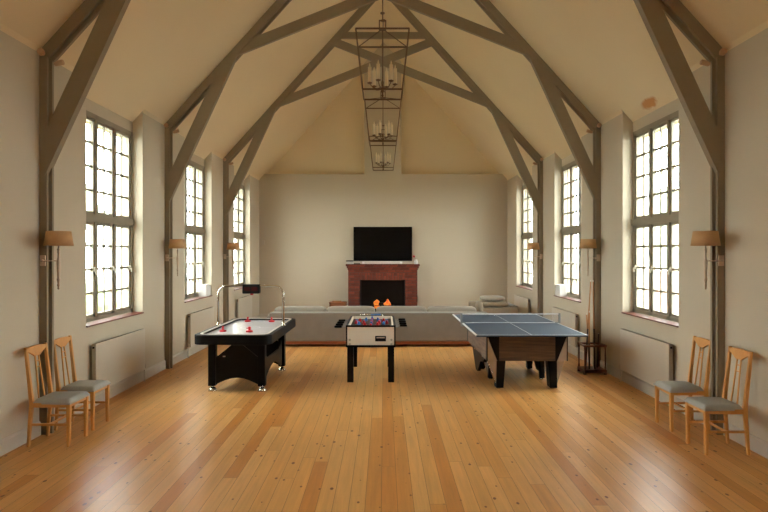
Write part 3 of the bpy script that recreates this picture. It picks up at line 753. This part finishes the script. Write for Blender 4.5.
for x, q in ((TX0 - .02, -1), (TX1 + .02, 1)):
    MB().box(x - .014, x + .014, ny - .02, ny + .02, TZ + .001, TZ + .158).box(min(x, x - q * .07), max(x, x - q * .07), ny - .022, ny + .022, TZ + .0015, TZ + .014).box(min(x, x - q * .06), max(x, x - q * .06), ny - .02, ny + .02, TZ - .05, TZ - .024).box(x - .008, x + .008, ny - .018, ny + .018, TZ - .05, TZ + .005).build('net_post', M['post_grey'], t, bevel=.003, world=True)
BX0, BX1, BY0, BY1, BZ0, BZ1 = 1.45, 2.57, 8.20, 10.10, .40, .768
for y in (BY0, BY1 - .03): MB().box(BX0 + .17, BX1 - .17, y, y + .03, BZ0, BZ1).build('end_panel', 'rustic', t, world=True)
for x, q in ((BX0, 1), (BX1, -1)):
    MB().box(min(x, x + q * .03), max(x, x + q * .03), BY0 + .05, BY1 - .05, BZ0, BZ1).build('side_panel', wood_plank_mat('rustic_grey_brown_wood', (84, 68, 56), (136, 116, 98)) if q > 0 else 'rustic', t, world=True)
MB().box(BX0 + .03, BX1 - .03, BY0 + .03, BY1 - .03, BZ0 + .02, BZ1).build('cabinet', 'black_matte', t, world=True)
for x, q in ((BX0, 1), (BX1, -1)):
    for y, r in ((BY0, 1), (BY1, -1)):
        ya, yb = sorted((y - r * .006, y + r * .05))
        c = MB().prism([(x, BZ1), (x + q * .17, BZ1), (x + q * .17, BZ0), (x + q * .145, BZ0)], 'y', ya, yb).build('corner_wedge', 'black', t, world=True)
        MB().prism([(x, BZ1 - .02), (x + q * .142, BZ0), (x, BZ0)], 'y', min(y, y + r * .05), max(y, y + r * .05)).build('silver_inlay', 'mirror', c, world=True)
    MB().box(min(x - q * .004, x + q * .01), max(x - q * .004, x + q * .01), BY0 - .006, BY0 + .06, BZ0, BZ1).build('corner_strip', 'black', t, world=True)
    MB().box(min(x - q * .004, x + q * .01), max(x - q * .004, x + q * .01), BY1 - .06, BY1 + .006, BZ0, BZ1).build('corner_strip', 'black', t, world=True)
    xs_ = sorted((x + q * .05, x + q * .10))
    MB().prism([(9.95, BZ0 + .003), (8.62, BZ0 + .003), (8.80, .27), (9.05, .24), (9.36, .03), (9.52, .03), (9.72, .2)], 'x', *xs_).build('side_skirt', 'black', t, world=True)
def pool_leg(x, q, y, d, w=1.0):
    """tapering black leg with a silver bevelled outer face"""
    o = MB().prism([(x + q * .14, BZ0 + .005), (x + q * (.14 + .125 * w), BZ0 + .005), (x + q * (.14 + .095 * w), .02), (x + q * .135, .02)], 'y', y, y + d).build('leg', 'black', t, bevel=.003, world=True)
    MB().prism([(x + q * .03, BZ0 - .01), (x + q * .14, BZ0 - .01), (x + q * .134, .08)], 'y', y + .012, y + d - .012).build('silver_inlay', 'mirror', o, world=True)
    MB().lathe([(.03, 0), (.03, .012), (.012, .022)], (x + q * .18, y + d / 2, 0), 14).build('levelling_foot', 'chrome', o, world=True)
for x, q in ((BX0, 1), (BX1, -1)):
    pool_leg(x, q, 8.22, .16); pool_leg(x, q, 8.86, .07, .7); pool_leg(x, q, 9.60, .10, .8)
MB().box(BX0 + .2, BX1 - .2, 8.90, 8.94, .33, .37).box(BX0 + .2, BX1 - .2, 9.45, 9.49, .33, .37).box(1.97, 2.01, 8.9, 9.49, .33, .37).build('stretcher', 'black', t, world=True)

# ------------------------------------------------------------------ cue rack and cues
RX0, RX1, RY0, RY1 = 3.14, 3.50, 9.20, 9.52
t = thing('cue_rack', 'dark reddish wooden floor rack holding pool cues by the right wall', 'cue rack', ((RX0 + RX1) / 2, (RY0 + RY1) / 2, 0))
MB().box(RX0, RX1, RY0, RY1, .03, .075).build('base', 'rackwood', t, bevel=.006, world=True)
for x in (RX0 + .02, RX1 - .02):
    for y in (RY0 + .02, RY1 - .02):
        MB().lathe([(.013, .07), (.016, .10), (.011, .13), (.013, .3), (.011, .38), (.016, .41), (.016, .432)], (x, y, 0), 12).build('post', 'rackwood', t, world=True)
        MB().lathe([(.022, 0), (.026, .015), (.018, .032)], (x, y, 0), 12).build('foot', 'rackwood', t, world=True)
holes = [(3.13, 9.27), (3.20, 9.30), (3.27, 9.27), (3.34, 9.30)]
MB().box(RX0, RX1, RY0, RY0 + .035, .43, .462).box(RX0, RX1, RY1 - .035, RY1, .43, .462).box(RX0, RX0 + .035, RY0 + .03, RY1 - .03, .43, .462).box(RX1 - .035, RX1, RY0 + .03, RY1 - .03, .43, .462).build('top_rail', 'rackwood', t, bevel=.005, world=True)
CUES = [((3.14, 9.30), (3.235, 9.33), 1.47, 'tall tan pool cue leaning furthest left in the cue rack'), ((3.29, 9.31), (3.275, 9.34), 1.47, 'tall tan pool cue standing upright by the post in rack'),
        ((3.19, 9.27), (3.20, 9.29), .98, 'short pool cue with dark butt between the two tall cues'), ((3.24, 9.40), (3.20, 9.42), .93, 'short dark pool cue at the rear of the rack'),
        ((3.36, 9.40), (3.39, 9.42), .62, 'shortest dark cue beside the right post of the rack')]
for (a, c, h, lab) in CUES:
    q = thing('pool_cue', lab, 'pool cue', (a[0] + .055, a[1], .076), group='pool cues in the rack')
    dx, dy = c[0] - a[0], c[1] - a[1]; P = lambda u: (dx * u, dy * u, (h - .076) * u)
    MB().tube([P(0), P(.45)], [.0145, .012], 10).build('butt', 'cue_dark', q)
    MB().tube([P(.45), P(.985)], [.012, .0085 if h > 1 else .010], 10).build('shaft', 'cue_tan' if h > .7 else 'cue_dark', q)
    MB().tube([P(.985), P(1)], [.0085, .006], 10).build('tip', 'paper', q)

# ------------------------------------------------------------------ sofas
SY = 11.9
t = thing('sofa', 'long taupe sofa seen from behind, facing the fireplace', 'sofa', (0, SY, 0))
SX0, SX1 = -2.36, 2.12
MB().box(SX0 + .02, SX1 - .02, SY + .02, SY + .92, .055, .115).build('base_rail', 'redwood', t, bevel=.006, world=True)
MB().box(SX0 + .06, SX1, SY + .0, SY + .19, .115, .70).build('backrest', 'sofa', t, bevel=.03, world=True, seg=3)
MB().box(SX0 + .06, SX1 - .02, SY + .18, SY + .93, .115, .30).build('seat_base', 'sofa', t, bevel=.02, world=True)
cxs = [-2.24, -1.165, -.155, .905, 1.93]
for a, c in zip(cxs, cxs[1:]):
    MB().pillow(a + .005, c - .005, SY + .17, SY + .42, .42, .80, .22).build('back_cushion', 'cushion', t, world=True)
    MB().pillow(a + .005, c - .005, SY + .30, SY + .96, .28, .47, .28).build('seat_cushion', 'cushion', t, world=True)
for x0, x1 in ((SX0, SX0 + .2), (SX1 - .18, SX1 + .02)):
    MB().box(x0, x1, SY + .01, SY + .94, .115, .64).build('armrest', 'sofa', t, bevel=.06, world=True, seg=4)
for x in (SX0 + .12, SX1 - .12, -.12):
    for y in (SY + .08, SY + .86): MB().box(x - .03, x + .03, y - .03, y + .03, 0, .056).build('leg', 'black', t, world=True)

t = thing('sofa', 'shorter taupe sofa along the right, piled with cushions', 'sofa', (2.62, 14.2, 0))
ZX0, ZX1, ZY0, ZY1 = 2.18, 3.06, 13.25, 15.15
MB().box(ZX0 + .02, ZX1 - .02, ZY0 + .02, ZY1 - .02, .055, .115).build('base_rail', 'redwood', t, world=True)
MB().box(ZX1 - .2, ZX1, ZY0 + .1, ZY1 - .1, .115, .70).build('backrest', 'sofa', t, bevel=.03, world=True, seg=3)
MB().box(ZX0, ZX1 - .18, ZY0 + .05, ZY1 - .05, .115, .30).build('seat_base', 'sofa', t, world=True)
for a, c in ((ZY0, ZY0 + .2), (ZY1 - .2, ZY1)): MB().box(ZX0, ZX1, a, c, .115, .675).build('armrest', 'pillow', t, bevel=.05, world=True, seg=4)
for a, c in ((ZY0 + .2, 14.2), (14.2, ZY1 - .2)):
    MB().pillow(ZX0 - .02, ZX1 - .2, a + .005, c - .005, .29, .47, .28).build('seat_cushion', 'cushion', t, world=True)
for x in (ZX0 + .1, ZX1 - .1):
    for y in (ZY0 + .1, ZY1 - .1): MB().box(x - .03, x + .03, y - .03, y + .03, 0, .056).build('leg', 'black', t, world=True)
tag(MB().pillow(2.17, 2.85, 13.24, 13.74, .679, .81, .45).build('cushion', 'pillow'), 'large taupe cushion lying on the right sofa arm, under another', 'cushion', 'cushions piled on the right sofa')
tag(MB().pillow(2.22, 2.76, 13.26, 13.70, .813, .925, .45).build('cushion', 'cushion'), 'smaller grey cushion on top of the pile on the right sofa', 'cushion', 'cushions piled on the right sofa')
tag(MB().pillow(1.945, 2.09, 12.2, 12.6, .643, .89, .6).build('cushion', 'pillow'), 'small taupe cushion standing upright on the long sofa\'s right arm', 'cushion')

# ------------------------------------------------------------------ fireplace wall
QY = 16.55; YQ = YF - .003
t = thing('fireplace', 'red brick fireplace with stepped mantel on the far wall', 'fireplace', (0, QY, 0))
fb = MB()
for x0, x1 in ((-.985, -.66), (.62, .955)): fb.box(x0, x1, QY, YQ, 0, 1.14)
fb.box(-.985, .955, QY, YQ, 1.34, 1.42)
fb.box(-.985, -.66, QY, YQ, 1.14, 1.34).box(.62, .955, QY, YQ, 1.14, 1.34)
fb.build('surround', 'brick', t, world=True)
MB().box(-.66, .62, QY - .003, YQ, 1.14, 1.34).build('soldier_course', 'soldier', t, world=True)
MB().box(-1.0, .97, QY - .02, YQ, 1.42, 1.47).box(-1.025, .995, QY - .045, YQ, 1.47, 1.53).box(-1.05, 1.02, QY - .07, YQ, 1.53, 1.59).build('mantel', 'brick', t, world=True)
MB().box(-.66, .62, YQ - .03, YQ - .001, 0, 1.14).box(-.66, -.64, QY + .1, YQ - .02, 0, 1.14).box(.60, .62, QY + .1, YQ - .02, 0, 1.14).box(-.64, .60, QY + .1, YQ - .02, 1.12, 1.14).box(-.64, .60, QY + .02, YQ - .02, 0, .02).build('firebox', 'soot', t, world=True)
MB().box(-1.0, .97, QY - .40, QY, 0, .03).build('hearth', 'brick', t, world=True)
g = thing('fire_grate', 'black iron grate holding the burning logs in the fireplace', 'grate', (-.02, 16.78, .022))
m_ = MB()
for k in range(9): m_.bar((-.36 + k * .09, -.13, .30), (-.36 + k * .09, .13, .30), .014, .014)
m_.bar((-.38, -.13, .30), (.38, -.13, .30), .016, .016).bar((-.38, .13, .30), (.38, .13, .30), .016, .016).bar((-.38, -.175, .40), (.38, -.175, .40), .012, .012).bar((-.36, -.13, .30), (-.36, -.175, .40), .012, .012).bar((.36, -.13, .30), (.36, -.175, .40), .012, .012)
m_.build('basket', 'black_matte', g)
for x in (-.36, .36):
    for y in (-.13, .13): MB().bar((x, y, 0), (x, y, .42 if y < 0 else .31), .02, .02).build('leg', 'black_matte', g)
for i, (x0, x1, y, z, r, lab) in enumerate(((-.34, .12, 16.735, .378, .045, 'charred log at the front left of the grate'), (-.06, .32, 16.855, .378, .045, 'charred log at the back right of the grate'), (-.22, .22, 16.795, .451, .04, 'charred log lying on top of the fire'))):
    tag(MB().tube([(x0, y, z), (x0 + .15, y + .008, z + .004), (x1, y - .004, z)], [r, r * 1.02, r * .95], 12).build('firewood_log', 'charlog'), lab, 'log', 'burning logs')
def flame(cx, w, h, y, z, seed, lab):
    from mathutils import noise
    m_ = MB(); n = 14; rings = []
    for j in range(14):
        u = j / 13; r = w * (.75 + .25 * math.sin(math.pi * u)) * (1 - u ** 5) * (1 + .3 * math.sin(u * 9 + seed))
        ox = .03 * noise.noise(Vector((u * 3, seed, 0))); oy = .01 * noise.noise(Vector((u * 3, seed, 5)))
        rings.append([m_.bm.verts.new((cx + ox + r * math.cos(a) * (1 + .25 * noise.noise(Vector((math.cos(a), u * 4, seed)))), y + oy + .22 * r * math.sin(a), z + h * u)) for a in [2 * math.pi * k / n for k in range(n)]])
    for A, B in zip(rings, rings[1:]):
        for k in range(n): m_.bm.faces.new([A[k], A[(k + 1) % n], B[(k + 1) % n], B[k]]).smooth = True
    m_.bm.faces.new(rings[0][::-1]); m_.bm.faces.new(rings[-1])
    tag(m_.build('flame', 'flame'), lab, 'flame', 'flames in the fireplace')
flame(-.19, .085, .26, 16.655, .334, 1, 'left one of the two orange flames in the brick fireplace')
flame(.12, .085, .275, 16.655, .334, 4, 'right one of the two orange flames in the brick fireplace')

t = thing('tv', 'large black flat screen television above the brick fireplace', 'television', (-.014, 16.96, 1.67))
MB().box(-.856, .828, 16.945, 16.985, 1.67, 2.655).build('bezel', 'black_matte', t, bevel=.005, world=True)
MB().box(-.843, .815, 16.943, 16.946, 1.69, 2.642).build('screen', 'tv', t, world=True)
MB().box(-.3, .3, 16.985, YF - .002, 1.9, 2.4).build('bracket', 'black_matte', t, world=True)
t = thing('soundbar', 'pale slim soundbar on the mantel below the television', 'soundbar', (-.03, 16.72, 1.59))
MB().box(-.57, .57, -.05, .05, .004, .072).build('body', 'paper', t, bevel=.012)
MB().box(-.50, .50, -.0525, -.05, .012, .06).build('speaker_cloth', mat('pale_grey_speaker_cloth', rgb(206, 198, 184), .9, var=.05, scale=200), t)
for x in (-.45, .45): MB().box(x - .03, x + .03, -.03, .03, 0, .005).build('foot', 'black', t)
t = thing('set_top_box', 'grey box with dark top at the left end of the mantel', 'box', (-.92, 16.70, 1.59))
MB().box(-.1, .07, -.07, .07, 0, .07).build('body', mat('pale_grey_card', rgb(190, 184, 172), .7), t, bevel=.005)
MB().box(-.13, .07, -.08, .08, .071, .10).build('lid', 'black_matte', t, bevel=.004)
tag(MB().box(-.83, -.65, 16.60, 16.65, 1.59, 1.612).build('remote_control', 'black', bevel=.006), 'black remote control lying on the mantel left of the soundbar', 'remote control')
t = thing('vase', 'small white vase with a red flower at the mantel\'s right end', 'vase', (.92, 16.64, 1.59))
MB().lathe([(.045, 0), (.055, .03), (.055, .08), (.035, .12), (.04, .13), (.034, .13), (.03, .1)], (0, 0, 0), 18).build('body', 'paper', t)
MB().tube([(0, 0, .05), (-.02, 0, .15), (-.05, 0, .20)], .004, 6).build('stem', 'shrub', t)
MB().blob((-.055, 0, .215), .032, 2, .3, 3).build('flower', 'red', t)

# log basket left of the fireplace
t = thing('log_basket', 'brown wicker log basket on the floor left of the fireplace', 'basket', (-1.275, 16.68, 0))
MB().ring(rrect(-.24, .24, -.17, .17, .07), rrect(-.215, .215, -.145, .145, .05), 0, .50).build('body', 'wicker', t)
MB().prism(rrect(-.23, .23, -.16, .16, .06), 'z', .0, .02).build('bottom', 'wicker', t)
MB().ring(rrect(-.25, .25, -.182, .182, .075), rrect(-.215, .215, -.145, .145, .05), .485, .52).build('rim', 'wicker', t, bevel=.01)
for i, (x, y, z, a, lab) in enumerate(((-.03, -.07, .42, .05, 'pale split log on top of the basket, front'), (.03, .065, .42, -.05, 'pale split log on top of the basket, rear'), (-.04, 0, .51, .1, 'short split log lying across the top of the pile'),
                                       (0, -.07, .33, 0, 'split log under the front top log in the basket'), (0, .065, .33, 0, 'split log under the rear top log in the basket'))):
    L_ = .165 if i != 2 else .13
    tag(MB().tube([(-1.275 + x - L_, 16.68 + y - a * L_, z), (-1.275 + x + L_, 16.68 + y + a * L_, z)], .044, 7, smooth=False).build('firewood_log', 'log'), lab, 'log', 'logs in the basket')

tag(MB().box(-3.50, -3.42, YF - .03, YF - .001, 2.14, 2.26).build('thermostat', 'skirting', bevel=.006), 'small pale thermostat on the far wall beside the left corner', 'thermostat')

# white cards and boxes on the window sills
def sill_boxes(s, lab1, lab2):
    y = WIN_C[1] + WIN_H
    for (x, dy, w, d, h, lab) in ((.06, .33, .15, .2, .24, lab1), (.07, .09, .12, .13, .22, lab2)):
        o = MB().box(-w / 2, w / 2, -d / 2, d / 2, 0, h).build('card_box', 'paper', bevel=.004)
        o.location = (s * (W + x), y - dy, ZS); tag(o, lab, 'box', 'white boxes on the window sills')
sill_boxes(-1, 'larger white box on the sill of the middle left window', 'narrow white box in the corner of the middle left window sill')
sill_boxes(1, 'larger white box on the sill of the middle right window', 'narrow white box in the corner of the middle right window sill')

# ------------------------------------------------------------------ lantern chandeliers
def make_lantern(y, label):
    t = thing('lantern_chandelier', label, 'chandelier', (.0, y, 0), group='open cage lanterns under the ridge')
    z0, z1, a, c = 4.04, 4.80, .26, .345
    f = MB(); q = .014
    B = [(-a, -a, z0), (a, -a, z0), (a, a, z0), (-a, a, z0)]; T = [(-c, -c, z1), (c, -c, z1), (c, c, z1), (-c, c, z1)]
    for k in range(4):
        f.bar(B[k], B[(k + 1) % 4], q, q * 1.5).bar(T[k], T[(k + 1) % 4], q, q * 1.5).bar(B[k], T[k], q, q)
    f.build('cage', 'bronze', t)
    r = MB()
    for x, yy, z in T: r.bar((x, yy, z), (math.copysign(.03, x), math.copysign(.03, yy), 4.915), .010, .010)
    r.build('roof_brace', 'bronze', t)
    MB().box(-.05, .05, -.008, .008, 5.03, 5.045).box(-.05, -.036, -.008, .008, 4.92, 5.04).box(.036, .05, -.008, .008, 4.92, 5.04).box(-.05, .05, -.05, .05, 4.908, 4.92).build('hanging_loop', 'bronze', t)
    MB().lathe([(.008, 4.03), (.008, 4.91)], n=10).lathe([(.006, 5.04), (.006, APEX - .17)], n=8).lathe([(.01, 5.12), (.03, 5.13), (.03, 5.145), (.01, 5.155)], n=14).build('rod', 'bronze', t)
    MB().lathe([(.06, APEX - .20), (.06, APEX - .17), (.02, APEX - .16)], n=18).build('ceiling_canopy', 'bronze', t)
    MB().lathe([(.004, 4.0), (.018, 4.02), (.01, 4.05), (.022, 4.09), (.03, 4.12), (.014, 4.15), (.02, 4.20), (.01, 4.24)], n=14).build('hub', 'bronze', t)
    for k in range(6):
        an = math.pi / 16 + k * math.pi / 3; dx, dy = math.cos(an), math.sin(an)
        arm = MB().tube([(dx * .012, dy * .012, 4.14), (dx * .07, dy * .07, 4.115), (dx * .13, dy * .13, 4.125), (dx * .175, dy * .175, 4.175)], .006, 8)
        arm.lathe([(.008, 4.17), (.034, 4.182), (.036, 4.19), (.012, 4.192), (.013, 4.205)], (dx * .175, dy * .175, 0), 14)
        arm = arm.build('candle_arm', 'bronze', t)
        MB().lathe([(.024, 4.20), (.024, 4.40), (.008, 4.405), (.012, 4.42), (.002, 4.455)], (dx * .175, dy * .175, 0), 14).build('candle', 'candle', arm)
for y, lab in zip([WIN_C[2], WIN_C[1], WIN_C[0]], ('largest bronze cage lantern, nearest of the row under the roof ridge', 'middle bronze cage lantern hanging behind the nearest one', 'smallest looking bronze cage lantern, hanging nearest the fireplace wall')):
    make_lantern(y, lab)

for o in list(bpy.data.objects):
    if '_base' in o: del o['_base']
